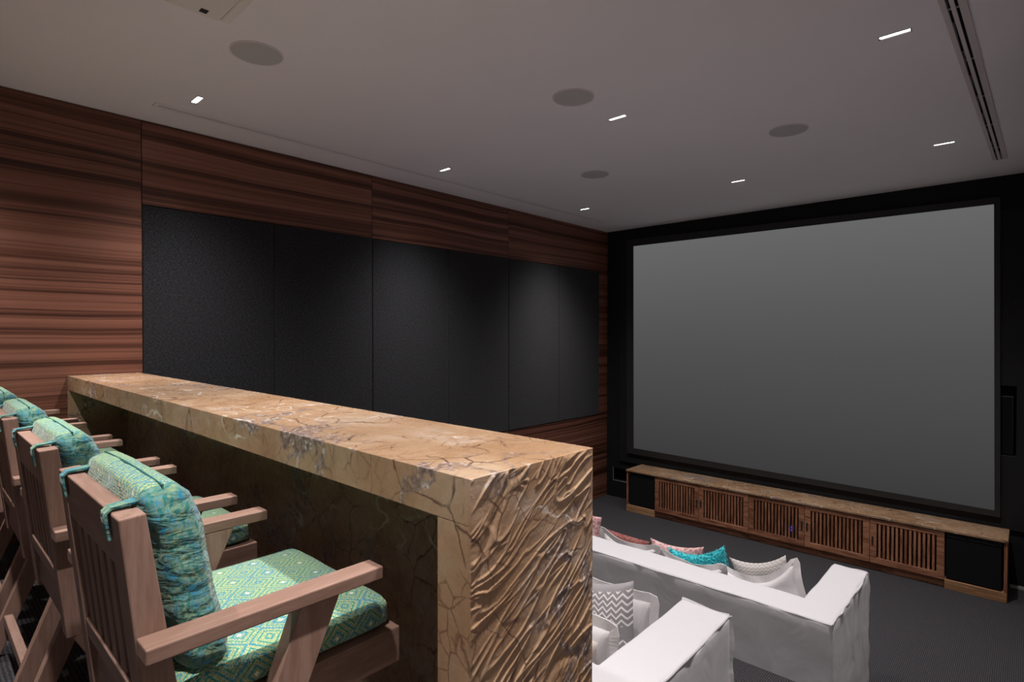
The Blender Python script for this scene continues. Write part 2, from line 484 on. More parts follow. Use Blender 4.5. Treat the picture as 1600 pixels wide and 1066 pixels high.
# left wall: veneer panels and charcoal acoustic panels
S = [-6.400, -5.386, -4.367, -3.347, -2.317, -1.266, -.238]
PT, PB = 3.557, 1.318
g = .0025
def wpanel(y0, y1, z0, z1):
    return obj('wood_panel', B(-.022, 0, y0 + g, y1 - g, z0 + g, z1 - g), MAT['veneer'], wl, bevel=.0015, seg=1)
wpanel(-8.44, S[0], 0, H); wpanel(YB, -8.44, 0, H)
for a, b in ((0, 2), (2, 4)):
    wpanel(S[a], S[b], PT, H); wpanel(S[a], S[b], 0, PB)
wpanel(S[4], 0, PT, H); wpanel(S[4], 0, 0, PB); wpanel(S[6], 0, PB, PT)
for i in range(6):
    obj('acoustic_panel', B(-.021, .004, S[i] + .004, S[i + 1] - .004, PB + .004, PT - .004), MAT['fabric'], wl, bevel=.006, seg=2)

# front wall: black boards, one opening for a wall speaker at the right of the screen, one at the lower left
def fcells(xr, zr, hs, y0, y1):
    X = sorted({*xr} | {h[0] for h in hs} | {h[1] for h in hs}); Z = sorted({*zr} | {h[2] for h in hs} | {h[3] for h in hs})
    b = cells(X, Z, lambda x, z: not any(h[0] < x < h[1] and h[2] < z < h[3] for h in hs), -y1, -y0)
    bmesh.ops.transform(b, matrix=Matrix(((1, 0, 0, 0), (0, 0, -1, 0), (0, 1, 0, 0), (0, 0, 0, 1))), verts=b.verts)
    return b
obj('black_board', fcells((0, RW), (0, H), [(.122, .64, .264, .458), (4.50, 4.875, 1.341, 2.052)], 0.0, .119), MAT['black_wall'], wf)
obj('black_board', fcells((.245, RW), (.585, H - .35), [(4.50, 4.875, 1.341, 2.052)], -.028, -.001), MAT['black_panel'], wf, bevel=.003, seg=1)
obj('trim_strip', B(.117, .122, -.006, -.0005, .258, .462), MAT['pale_edge'], wf)
obj('trim_strip', B(.122, .64, -.006, -.0005, .258, .264), MAT['pale_edge'], wf)
struct(obj('baseboard_front', B(4.84, RW, -.014, -.001, 0.0, .03), MAT['pale_edge']))

# ------------------------------------------------------------------ ceiling fittings
def beam_profile(ld, power=6.0):
    # narrow reflector beam: brightest straight down, fading smoothly off axis
    ld.use_nodes = True; t = ld.node_tree; em = t.nodes['Emission']
    tc = t.nodes.new('ShaderNodeTexCoord'); sp = t.nodes.new('ShaderNodeSeparateXYZ'); t.links.new(tc.outputs['Normal'], sp.inputs[0])
    ab = t.nodes.new('ShaderNodeMath'); ab.operation = 'ABSOLUTE'; t.links.new(sp.outputs[2], ab.inputs[0])
    pw = t.nodes.new('ShaderNodeMath'); pw.operation = 'POWER'; t.links.new(ab.outputs[0], pw.inputs[0]); pw.inputs[1].default_value = power
    t.links.new(pw.outputs[0], em.inputs['Strength'])
# ceiling lamps of the same grid that stand outside the picture
OFF = {(1, 2): 'downlight_beam_bar_middle_offscreen', (2, 2): 'downlight_beam_bar_end_offscreen', (0, 3): 'downlight_beam_behind_chairs_wall_offscreen',
       (1, 3): 'downlight_beam_behind_chairs_middle_offscreen', (2, 3): 'downlight_beam_behind_chairs_end_offscreen'}
LLAB = {(0, 0): 'by the wood wall, closest to the black screen wall', (1, 0): 'in the middle of the room, closest to the black screen wall', (2, 0): 'beside the double slot vent, closest to the black screen wall',
        (0, 1): 'by the wood wall, midway along the narrow slot diffuser', (1, 1): 'in the middle of the room between two round speakers', (2, 1): 'beside the double slot vent, further from screen',
        (0, 2): 'over the wall end of the stone bar', (1, 2): 'over the middle of the stone bar', (2, 2): 'over the ridged end of the stone bar',
        (0, 3): 'behind the bar chairs by the wood wall', (1, 3): 'behind the bar chairs in mid room', (2, 3): 'behind the bar chairs, away from the wood wall'}
for j, y in enumerate(LY + [-7.62]):
    for i, x in enumerate(LX):
        e = tag(empty('downlight', (x, y, H)), 'narrow bright recessed downlight ' + LLAB[(i, j)], 'downlight', 'recessed ceiling downlights')
        t_ = .004
        bm = cells([-LW / 2, -LW / 2 + t_, LW / 2 - t_, LW / 2], [-LD / 2, -LD / 2 + t_, LD / 2 - t_, LD / 2], lambda a, b: abs(a) > LW / 2 - t_ or abs(b) > LD / 2 - t_, -.002, .040)
        obj('housing', bm, MAT['trim_metal'], e)
        obj('back_plate', B(-LW / 2, LW / 2, -LD / 2, LD / 2, .040, .046), MAT['trim_metal'], e)
        for k in range(5):
            cx = (k - 2) * .0275
            obj('lamp_cell_offscreen' if (i, j) in OFF else 'lamp_cell', B(cx - .0128, cx + .0128, -.0150, .0150, .003, .009), MAT['cell'], e)
        ld = bpy.data.lights.new('downlight_beam', 'SPOT')
        ld.energy = SPOT_W; ld.color = SPOT_COL; ld.spot_size = math.radians(120); ld.spot_blend = 1.0; ld.shadow_soft_size = .035
        beam_profile(ld)
        lo = bpy.data.objects.new(OFF.get((i, j), 'downlight_beam'), ld); link(lo, e); lo.location = (0, 0, -.03)

for (x, y, lab) in ((1.664, -6.237, 'above the wall end of the bar, beside the narrow slot diffuser'), (2.652, -4.509, 'in mid room beside the middle downlight'),
                    (1.702, -2.857, 'nearer the wood wall and the screen'), (3.539, -2.850, 'nearer the double slot vent and the screen')):
    e = tag(empty('ceiling_speaker', (x, y, H)), 'round grey ceiling speaker ' + lab, 'ceiling speaker', 'round ceiling speakers')
    b = bmesh.new(); ring(b, 0, 0, -.006, -.0005, .137, .145); obj('rim', b, MAT['rim'], e, bevel=.0015)
    b = bmesh.new(); disc(b, 0, 0, -.005, -.0005, .1365); obj('grille', b, MAT['grille'], e)

# narrow slot diffuser along the wood wall (sits in its ceiling opening)
e = tag(empty('slot_diffuser', (0, 0, H)), 'long narrow slot diffuser in the ceiling along the wood wall', 'air vent')
y0, y1 = -6.420, -.746
X = [.360, .374, .386, .396, .408, .447]
obj('frame', cells(X, [y0, y0 + .03, y1 - .03, y1], lambda x, y: not ((.374 < x < .386 or .396 < x < .408) and y0 + .03 < y < y1 - .03), 0.0, .003), MAT['plaster'], e)
obj('duct_back', B(.357, .451, -6.4235, -.7425, .052, .058), MAT['duct'], e)
# double slot vent, right of the room, fixed under the ceiling
e = tag(empty('slot_vent', (4.752, -.765, H), -VANG), 'long grey linear air vent with two black slots near the black screen wall', 'air vent')
X = [-.052, -.028, -.014, .004, .018, .050]
L_ = 5.2
vf = obj('frame', cells(X, [-L_, -L_ + .03, -.001, 0], lambda x, y: not ((-.028 < x < -.014 or .004 < x < .018) and -L_ + .03 < y < -.0015), -.010, -.0003), MAT['vent_paint'], e)
obj('duct_back', B(-.045, .045, -L_ + .01, -.001, .066, .070), MAT['duct'], e)
for k in range(7):
    obj('divider', B(-.028, .018, -.45 - k * .72, -.446 - k * .72, -.0080, -.0005), MAT['vent_paint'], e)

# ceiling projector over the bar
e = tag(empty('projector', (2.56, -6.87, 3.95)), 'off-white projector hanging under the ceiling above the bar', 'projector')
def rrect(hx, y0, y1, r, n=6):
    pts = []
    for cx, cy, a0 in ((hx - r, y1 - r, 0), (-hx + r, y1 - r, 90), (-hx + r, y0 + r, 180), (hx - r, y0 + r, 270)):
        for k in range(n + 1):
            a = math.radians(a0 + 90 * k / n); pts.append((cx + r * math.cos(a), cy + r * math.sin(a)))
    return pts
obj('body', prism(rrect(.235, -.28, .186, .012), 0, .15, 2), MAT['projector'], e, bevel=.008, seg=2)
obj('front_cover', prism(rrect(.235, .1875, .228, .019), .004, .15, 2), MAT['projector'], e, bevel=.008, seg=2)
obj('sensor_window', B(-.205, -.172, .095, .125, -.0015, .001), MAT['black_plastic'], e)
b = bmesh.new(); 
obj('lens', prism([(.05 * math.cos(2 * math.pi * k / 20), .075 + .05 * math.sin(2 * math.pi * k / 20)) for k in range(20)], .222, .2285, 1, b), MAT['black_plastic'], e)
b = bmesh.new(); disc(b, 0, 0, .15, .249, .03, 16); obj('mount_pole', b, MAT['projector'], e)

# ------------------------------------------------------------------ projection screen
e = tag(empty('projection_screen', (2.56, -.03, .72)), 'large grey projection screen in black frame on the black wall', 'screen')
OUT = [(.381, 4.029), (4.734, 3.977), (4.763, .706), (.400, .736)]
INN = [(.497, 3.920), (4.685, 3.910), (4.717, .768), (.512, .826)]
bm = bmesh.new()
def q4(ptsy):
    return [bm.verts.new((x - 2.56, y + .03, z - .72)) for (x, z), y in ptsy]
of = q4([(p, -.060) for p in OUT]); inf = q4([(p, -.060) for p in INN]); inb = q4([(p, -.048) for p in INN]); ob = q4([(p, -.030) for p in OUT])
for i in range(4):
    j = (i + 1) % 4
    bm.faces.new((of[i], of[j], inf[j], inf[i])); bm.faces.new((inf[i], inf[j], inb[j], inb[i])); bm.faces.new((of[i], of[j], ob[j], ob[i]))
bm.faces.new(ob)
obj('frame', bm, MAT['black_satin'], e)
bm = bmesh.new()
for y in (-.0495, -.044):
    bm.faces.new([bm.verts.new((x - 2.56, y + .03, z - .72)) for x, z in INN])
obj('screen_cloth', bm, MAT['screen'], e)

# wall speaker in its opening, right of the screen
e = tag(empty('wall_speaker', (4.70, .06, 1.345)), 'slim black wall speaker recessed beside the screen edge', 'speaker')
obj('cabinet', B(-.12, .152, -.04, .05, 0, .60), MAT['black_plastic'], e, bevel=.004)
obj('grille', B(-.11, .142, -.052, -.0405, .01, .59), MAT['sub_black'], e, bevel=.004)
# ------------------------------------------------------------------ media cabinets
FY = -.499; CYB = -.075; CT = .578
DX = [1.113, 1.757, 2.403, 3.046, 3.700, 4.351]
def door(parent, ox, x0, x1, pull):
    z0, z1 = .088, .570; fw = .062
    x0 += .002; x1 -= .002
    bm = bmesh.new()
    y0, y1 = FY, FY + .020
    # mitred frame: four trapezoid members
    O = [(x0, z0), (x1, z0), (x1, z1), (x0, z1)]; I = [(x0 + fw, z0 + fw), (x1 - fw, z0 + fw), (x1 - fw, z1 - fw * .75), (x0 + fw, z1 - fw * .75)]
    for i in range(4):
        j = (i + 1) % 4
        prism([(a - ox, c) for a, c in (O[i], O[j], I[j], I[i])], y0, y1, 1, bm)
    d = obj('door', bm, MAT['cab_x'], parent, bevel=.0015, seg=1)
    n = 13; a, b_ = I[0][0], I[1][0]; pitch = (b_ - a) / (n + .4)
    for k in range(n):
        c = a + pitch * (k + .7)
        obj('slat', B(c - pitch * .275 - ox, c + pitch * .275 - ox, FY + .003, FY + .014, I[0][1] - .002, I[2][1] + .002), MAT['cab_z'], d, bevel=.0015, seg=1)
    px = (x1 - fw * .42) if pull > 0 else (x0 + fw * .42)
    obj('pull', B(px - .008 - ox, px + .008 - ox, FY - .006, FY - .0002, .285, .375), MAT['trim_metal'], d)
def carcass(e, ox, x0, x1):
    for xa in (x0, x1 - .018): obj('side_panel', B(xa - ox, xa + .018 - ox, FY + .022, CYB, .088, CT), MAT['cab_z'], e)
    obj('bottom_panel', B(x0 + .0185 - ox, x1 - .0185 - ox, FY + .022, CYB, .088, .106), MAT['cab_x'], e)
    obj('back_panel', B(x0 + .0185 - ox, x1 - .0185 - ox, CYB - .01, CYB, .1065, CT), MAT['cab_x'], e)
    obj('kickboard', B(x0 + .001 - ox, x1 - .001 - ox, FY + .045, FY + .063, 0.0, .0875), MAT['cab_x'], e)
for x0, x1, ds, lab in ((1.113, 2.403, [(1.113, 1.757, 1), (1.757, 2.403, -1)], 'brown slatted two-door cabinet beside the subwoofer at the wood wall side'),
                        (2.403, 3.700, [(2.403, 3.046, 1), (3.046, 3.700, -1)], 'brown slatted two-door cabinet with a blue light glowing inside'),
                        (3.700, 4.351, [(3.700, 4.351, -1)], 'brown slatted single-door cabinet under the screen')):
    ox = (x0 + x1) / 2
    e = tag(empty('media_cabinet', (ox, 0, 0)), lab, 'cabinet', 'slatted cabinets under the screen')
    carcass(e, ox, x0 + .0005, x1 - .0005)
    for a, b_, s in ds: door(e, ox, a, b_, s)
e = tag(empty('media_player', (2.905, -.44, .107)), 'dark media player with blue light behind the cabinet slats', 'media player')
obj('case', B(-.16, .16, 0, .25, 0, .20), MAT['black_plastic'], e, bevel=.004)
for z in (.115, .150): obj('status_light', B(-.014, -.004, -.020, -.0005, z, z + .022), MAT['led'], e)
for x0, x1, lab in ((.661, 1.112, 'nearest the wood wall'), (4.352, 4.829, 'furthest from the wood wall')):
    ox = (x0 + x1) / 2
    e = tag(empty('speaker_bay', (ox, 0, 0)), 'pale wooden open bay holding a black subwoofer, ' + lab, 'cabinet', 'subwoofer bays')
    w_ = .024
    left = x0 < 2
    sx0, sx1 = (x0, x0 + w_) if left else (x1 - w_, x1)
    obj('side_panel', B(sx0 - ox, sx1 - ox, FY, CYB, .097, CT), MAT['cab_z'], e, bevel=.002, seg=1)
    obj('back_panel', B(x0 + .03 - ox, x1 - .03 - ox, CYB - .01, CYB, .1, CT), MAT['cab_x'], e)
    obj('plinth', B(x0 - ox, x1 - ox, FY - .004, CYB, 0.0, .096), MAT['plinth'], e, bevel=.003)
    xa, xb = (x0 + w_ + .012, x1 - .006) if left else (x0 + .006, x1 - w_ - .012)
    s = tag(empty('subwoofer', ((xa + xb) / 2, FY, .0965)), 'black cube subwoofer in the wooden bay ' + lab, 'subwoofer', 'subwoofers')
    hw = (xb - xa) / 2
    obj('cabinet', B(-hw, hw, .035, .38, 0, .465), MAT['black_plastic'], s, bevel=.006)
    obj('grille', B(-hw + .006, hw - .006, .008, .0345, .008, .425), MAT['sub_black'], s, bevel=.006)
    obj('top_lip', B(-hw + .012, hw - .03, .006, .0345, .428, .446), MAT['black_plastic'], s, bevel=.004)
tag(obj('cabinet_top', B(.655, 4.835, FY - .012, -.062, CT + .001, .603), MAT['marble'], None, bevel=.003), 'long thin brown marble top over the slatted cabinets', 'worktop')

# ------------------------------------------------------------------ stone bar
e = tag(empty('stone_bar', (2.07, -6.64, P)), 'long brown veined marble bar with a ridged end slab', 'bar')
ex, ey, ez = 2.07, -6.64, P
TH = .099; LG = .110
def rel(bm):
    bmesh.ops.translate(bm, vec=(-ex, -ey, -ez), verts=bm.verts); return bm
bt = BZ - TH
obj('top_slab', rel(B(.005, BX1 - .0118, BY0, BY1, bt, BZ)), MAT['marble'], e, bevel=.0015, seg=1)
obj('end_slab', rel(B(BX1 - LG, BX1 - .0118, BY0, BY1, P + .001, bt - .0005)), MAT['marble'], e)
obj('end_slab', rel(B(.005, .050, BY0, BY1 - .1, P + .001, bt - .001)), MAT['marble'], e, bevel=.002, seg=1)
obj('knee_panel', rel(B(.051, BX1 - LG - .001, BY1 - .10, BY1 - .005, P + .001, bt - .001)), MAT['marble'], e)
# ridged outer face of the end slab: real relief
NY, NZ = 200, 500
bm = bmesh.new(); 
def ridged(y, z):
    ca, sa = math.cos(.62), math.sin(.62)
    wx = noise.noise(Vector((y * 3, z * 3, 1.7))) * .10
    u = (y * ca + z * sa) + wx; v = (-y * sa + z * ca) + noise.noise(Vector((y * 5, z * 5, 9.1))) * .035
    val = 0
    for (su, sv, w_, k, o) in ((3.2, 14, 1.0, 20, 0), (4.5, 21, .9, 16, 7.3), (7, 32, .7, 12, 3.1), (4, 17, .8, 18, 12.9)):
        n = noise.noise(Vector((u * su + o, v * sv, o)))
        amp = max(0, min(1, .35 + 1.6 * noise.noise(Vector((y * 5 + o, z * 5, o * 2)))))
        val = max(val, w_ * max(0, 1 - abs(n) * k) * amp)
    ca, sa = math.cos(1.15), math.sin(1.15)
    u = y * ca + z * sa + wx * .5; v = -y * sa + z * ca
    n = noise.noise(Vector((u * 1.3 + 4, v * 6, 5.5)))
    groove = max(0, 1 - abs(n) * 26)
    low = noise.fractal(Vector((y * 16, z * 16, 3.3)), 1.0, 2.0, 4) * .12
    return val - .6 * groove + low
V = []
for i in range(NY + 1):
    row = []
    for k in range(NZ + 1):
        y = BY0 + (BY1 - BY0) * i / NY; z = P + .001 + (BZ - .0005 - P - .001) * k / NZ
        ed = min(1, min(i, NY - i) / 3, (NZ - k) / 3)
        r = ridged(y, z)
        vv = bm.verts.new((BX1 - .0065 + ed * max(-.004, min(.0065, r * .0065)), y, z)); row.append(vv)
    V.append(row)
for i in range(NY):
    for k in range(NZ):
        bm.faces.new((V[i][k], V[i + 1][k], V[i + 1][k + 1], V[i][k + 1]))
bk = {}
def bv(i, k):
    if (i, k) not in bk:
        c = V[i][k].co; bk[(i, k)] = bm.verts.new((BX1 - .0115, c.y, c.z))
    return bk[(i, k)]
edge = [(i, 0) for i in range(NY)] + [(NY, k) for k in range(NZ)] + [(i, NZ) for i in range(NY, 0, -1)] + [(0, k) for k in range(NZ, 0, -1)]
for a, b_ in zip(edge, edge[1:] + edge[:1]):
    bm.faces.new((V[a[0]][a[1]], V[b_[0]][b_[1]], bv(*b_), bv(*a)))
rel(bm)
obj('ridged_face', bm, MAT['marble_ridged'], e, smooth=True)

# ------------------------------------------------------------------ bar chairs
def soft_box(hx, hy, hz, n=10, puff=.0, rad=.35, wr=.004, seed=0, topcurve=None):
    """rounded upholstered box, centred, half sizes hx hy hz"""
    bm = bmesh.new(); bmesh.ops.create_cube(bm, size=2.0)
    bmesh.ops.subdivide_edges(bm, edges=bm.edges[:], cuts=n, use_grid_fill=True)
    r = min(hx, hy, hz) * rad
    for v in bm.verts:
        c = Vector((v.co.x * hx, v.co.y * hy, v.co.z * hz))
        inner = Vector((max(-(hx - r), min(hx - r, c.x)), max(-(hy - r), min(hy - r, c.y)), max(-(hz - r), min(hz - r, c.z))))
        d = c - inner
        p = inner + (d.normalized() * r if d.length > 1e-9 else d)
        u = (1 - (c.x / hx) ** 2), (1 - (c.y / hy) ** 2), (1 - (c.z / hz) ** 2)
        k = [0, 0, 0]
        for a in range(3):
            b1, b2 = (a + 1) % 3, (a + 2) % 3
            k[a] = puff * (max(0, u[b1]) * max(0, u[b2])) ** .5 * (v.co[a])
        p += Vector(k) * 1.0
        p += Vector((noise.noise(p * 14 + Vector((seed, 0, 0))), noise.noise(p * 14 + Vector((0, seed, 5))), noise.noise(p * 14 + Vector((9, 0, seed))))) * wr
        v.co = p
    return bm

A0 = -7.376; ATIP = -6.917            # arm back and tip in world y; chair origin y:
OY = -7.10
def build_chair():
    e = empty('bar_chair', (0, OY, P))
    Y = lambda y: y - OY
    # arms
    for s in (-1, 1):
        x0, x1 = (.265, .322) if s > 0 else (-.322, -.265)
        obj('arm', B(x0, x1, Y(A0), Y(ATIP), .850, .878), MAT['chair_y'], e, bevel=.003)
        # reclined tapering back post
        pa, pb = (.211, .2645) if s > 0 else (-.2645, -.211)
        obj('post', prism([(Y(-7.345), .565), (Y(-7.283), .565), (Y(-7.359), 1.088), (Y(-7.400), 1.085)], pa, pb, 0), MAT['chair_z'], e, bevel=.003)
        # leg running from the arm back down to the rear foot
        la, lb = (.266, .306) if s > 0 else (-.306, -.266)
        zt = .8495; sl = .386
        f0, b0 = -7.013, -7.100
        obj('leg', prism([(Y(f0), zt), (Y(b0), zt), (Y(b0 - sl * .26), zt - .26), (Y(b0 - sl * zt), 0), (Y(b0 - sl * zt + .055), 0), (Y(f0 - .015 - sl * .26), zt - .26)], la, lb, 0), MAT['chair_z'], e, bevel=.002)
        # front leg crossing forward
        fa, fb = (.215, .2640) if s > 0 else (-.2640, -.215)
        obj('leg', prism([(Y(-7.330), .560), (Y(-7.280), .590), (Y(-6.985), 0), (Y(-7.040), 0)], fa, fb, 0), MAT['chair_z'], e, bevel=.002)
        # seat side rail
        obj('seat_rail', B(fa, fb, Y(-7.280), Y(-6.831), .605, .691), MAT['chair_y'], e, bevel=.003)
    obj('seat_rail', B(-.2145, .2145, Y(-6.860), Y(-6.832), .610, .690), MAT['chair_x'], e, bevel=.003)
    obj('seat_rail', B(-.2105, .2105, Y(-7.340), Y(-7.315), .585, .690), MAT['chair_x'], e, bevel=.003)
    obj('seat_board', B(-.2145, .2145, Y(-7.312), Y(-6.862), .670, .688), MAT['chair_x'], e)
    # back: top rail, lower rail, slats following the recline
    def ym(z): return -7.352 - (z - .72) * (7.380 - 7.352) / (1.085 - .72) * 1.0
    def yb(z): return Y(-7.345 + (z - .565) * (-7.400 + 7.345) / .52)
    def rail(z0, z1, th):
        return prism([(yb(z0) + .002, z0), (yb(z0) + th, z0), (yb(z1) + th, z1), (yb(z1) + .002, z1)], -.2108, .2108, 0)
    obj('top_rail', rail(.985, 1.085, .036), MAT['chair_x'], e, bevel=.003)
    obj('lower_rail', rail(.700, .745, .036), MAT['chair_x'], e, bevel=.003)
    n = 6; gap = .028; wsl = (.4216 - gap * (n + 1)) / n
    for k in range(n):
        xa = -.2108 + gap + k * (wsl + gap)
        obj('slat', prism([(yb(.746) + .008, .746), (yb(.746) + .030, .746), (yb(.984) + .030, .984), (yb(.984) + .008, .984)], xa, xa + wsl, 0), MAT['chair_z'], e, bevel=.0015, seg=1)
    # foot rests between the legs
    obj('stretcher', B(-.2145, .2145, Y(-7.098), Y(-7.060), .205, .245), MAT['chair_x'], e, bevel=.003)
    obj('stretcher', B(-.2655, .2655, Y(-7.355), Y(-7.325), .140, .180), MAT['chair_x'], e, bevel=.003)
    # seat cushion
    bm = soft_box(.246, .226, .033, 12, .008, .55, .002, 3)
    c = obj('seat_cushion', bm, MAT['woven'], e, smooth=True, uv=True, loc=(0, Y(-7.072), .727))
    bm = bmesh.new()
    for z in (.024, -.022):
        pts = []
        for k in range(65):
            a = 2 * math.pi * k / 64
            cx, sx = math.cos(a), math.sin(a)
            m = (abs(cx) ** 6 + abs(sx) ** 6) ** (-1 / 6)
            pts.append((cx * m * .2405, sx * m * .2205, z))
        tube(bm, pts, .0022, 5)
    obj('piping', bm, MAT['cord'], c)
    # back cushion, hung over the top rail
    bm = soft_box(.232, .042, .182, 14, .012, .62, .003, 7)
    for v in bm.verts:
        z = v.co.z
        if z > .10: v.co.y -= (z - .10) * .18
        if z < -.05: v.co.y += (-.05 - z) * .10
        # gathered pleats at the ends
        if abs(v.co.x) > .20: v.co.x += .0035 * math.sin(z * 75 + v.co.y * 30) * (1 if v.co.x > 0 else -1)
    bmesh.ops.rotate(bm, verts=bm.verts, cent=(0, 0, 0), matrix=Matrix.Rotation(.150, 3, 'X'))
    c = obj('back_cushion', bm, MAT['woven'], e, smooth=True, uv=True, loc=(0, Y(-7.283), .935))
    c.data.materials.append(MAT['woven_side'])
    for p in c.data.polygons:
        if abs(p.normal.x) > .55 or (abs(p.center.x) > .205): p.material_index = 1
    bm = bmesh.new()
    for k in range(1):
        pts = []
        for i in range(25):
            x = -.215 + .43 * i / 24
            pts.append((x, -.036 - .004 * math.cos(x * 6), .1835 + .007 * math.cos(x * 7)))
        tube(bm, pts, .0022, 5)
    obj('piping', bm, MAT['cord'], c)
    for s in (-1, 1):
        xs_ = s * .190; hw = .015
        # strap: from the cushion top over the rail and down behind it
        path = [(-7.300, 1.098), (-7.330, 1.100), (-7.355, 1.0935), (-7.396, 1.0895), (-7.4035, 1.083), (-7.4025, 1.066), (-7.4000, 1.050), (-7.3980, 1.036)]
        bm = bmesh.new(); prev = None
        oy, oz = Y(-7.283), .935
        pv = []
        for i, (y, z) in enumerate(path):
            d = Vector(path[min(i + 1, len(path) - 1)]) - Vector(path[max(i - 1, 0)]); nn = Vector((d.y, -d.x)).normalized() * .0035
            pv.append([bm.verts.new((xs_ + a * hw, Y(y) - oy + b_ * nn.x, z - oz + b_ * nn.y)) for a, b_ in ((-1, 1), (1, 1), (1, -.2), (-1, -.2))])
        for a, b_ in zip(pv, pv[1:]):
            for i in range(4): bm.faces.new((a[i], a[(i + 1) % 4], b_[(i + 1) % 4], b_[i]))
        bm.faces.new(pv[0]); bm.faces.new(pv[-1][::-1])
        obj('strap', bm, MAT['woven_side'], c, uv=True)
    return e

def copy_tree(o, parent=None):
    c = o.copy(); link(c, parent)
    for ch in list(o.children): copy_tree(ch, c)
    return c
CL = ['beside the ridged end of the bar', 'second from the ridged end of the bar', 'in the middle of the bar row', 'second from the wood wall', 'closest to the wood wall']
chair0 = build_chair()
for i, x in enumerate((3.589, 2.785, 1.990, 1.206, .381)):
    c = chair0 if i == 0 else copy_tree(chair0)
    c.location.x = x
    tag(c, 'wooden bar chair with green patterned cushions, ' + CL[i], 'chair', 'bar chairs along the stone bar')

# ------------------------------------------------------------------ sofas
def make_sofa(name, x0, x1, y0, y1, z, h, aw, bt_, lab, seed):
    e = tag(empty(name, ((x0 + x1) / 2, y0, z)), lab, 'sofa', 'white slipcovered sofas')
    hx = (x1 - x0) / 2; D = y1 - y0; SB = .338
    xs = sorted(set([round(v, 4) for v in lin(-hx, -hx + aw, 4) + lin(-hx + aw, hx - aw, 30) + lin(hx - aw, hx, 4)]))
    ys = sorted(set([round(v, 4) for v in lin(0, bt_, 4) + lin(bt_, D, 12)]))
    bm = cells(xs, ys, lambda x, y: y < bt_ or abs(x) > hx - aw, .004, h, 12)
    for v in bm.verts:
        c = v.co.copy(); k = min(1, c.z / .15)
        d = Vector((noise.noise(c * 5 + Vector((seed, 0, 0))), noise.noise(c * 5 + Vector((0, seed, 3))), noise.noise(c * 4 + Vector((7, 2, seed))))) * .0045 * k
        if c.z > h - .001:
            ax = max(0, abs(c.x) - (hx - aw)) / aw
            d.z -= .012 * math.sin(math.pi * min(1, max(0, c.y / D))) * (1 if ax > 0 else 0)
        # folds on the outer arm side near the front corner
        if abs(c.x) > hx - .001 and c.y > D * .55:
            d.x += (1 if c.x > 0 else -1) * .006 * math.sin(c.y * 60 + c.z * 8) * k
        v.co = c + d
    obj('slipcover', bm, MAT['linen'], e, smooth=True, bevel=.022, seg=3)
    o = e.children[0]
    obj('seat_base', B(-hx + aw + .001, hx - aw - .001, bt_ + .001, D - .02, .004, SB), MAT['linen'], e, bevel=.02)
    n = 3; wseat = (2 * hx - 2 * aw - .01) / n
    for k in range(n):
        bm = soft_box(wseat / 2 - .004, (D - bt_) / 2 - .01, .06, 8, .012, .7, .004, seed + k)
        obj('seat_cushion', bm, MAT['linen'], e, smooth=True, loc=(-hx + aw + .005 + wseat * (k + .5), bt_ + (D - bt_) / 2 + .005, SB + .062))
    # flat flange seams: round the top edges and down the front and back corners
    def flange(pts, nrm, wd=.016, amp=.004, name='seam_flange'):
        bm = bmesh.new(); prev = None
        L = [Vector(p) for p in pts]
        rows = []
        for i, p in enumerate(L):
            off = Vector(nrm)
            wob = Vector((noise.noise(p * 9 + Vector((seed, 1, 1))), noise.noise(p * 9 + Vector((2, seed, 1))), noise.noise(p * 9 + Vector((3, 1, seed))))) * amp * 2
            tq = (L[min(i + 1, len(L) - 1)] - L[max(i - 1, 0)]).normalized(); th = tq.cross(off).normalized() * .0028
            rows.append([bm.verts.new(p - off * .018 + th), bm.verts.new(p + off * wd + wob + th), bm.verts.new(p + off * wd + wob - th), bm.verts.new(p - off * .018 - th)])
        for a, b_ in zip(rows, rows[1:]):
            for i in range(4): bm.faces.new((a[i], a[(i + 1) % 4], b_[(i + 1) % 4], b_[i]))
        bm.faces.new(rows[0]); bm.faces.new(rows[-1][::-1])
        obj(name, bm, MAT['linen'], o, smooth=False)
    q = .008
    for s in (-1, 1):
        X1 = s * (hx - q)
        flange([(X1, y, h - q - .012 * math.sin(math.pi * min(1, y / D))) for y in lin(.01, D - .01, 24)], Vector((s, 0, .8)).normalized(), .010)
        flange([(X1, D - q, zz) for zz in lin(.02, h - .01, 26)], Vector((s * .8, 1, 0)).normalized(), .020, .006)
        flange([(X1, q, zz) for zz in lin(.02, h - .01, 16)], Vector((s, -1, 0)).normalized(), .004, .002)
        flange([(xx, D - q, h - q) for xx in lin(s * (hx - aw + .01), s * (hx - .005), 10)], Vector((0, 1, 1)).normalized(), .010)
    flange([(xx, q, h - q) for xx in lin(-hx + .005, hx - .005, 60)], Vector((0, -1, .8)).normalized(), .006, .003)
    return e
S1 = (1.003, 4.117, -3.897, -2.875)
make_sofa('sofa', *S1, 0.0, .842, .234, .285, 'white slipcovered sofa on the lower floor facing the slatted cabinets', 1)
S2 = (1.167, 3.953, -6.04, -5.018)
make_sofa('sofa', *S2, T2, .842, .255, .285, 'white slipcovered sofa just behind the stone bar on the raised tier', 5)

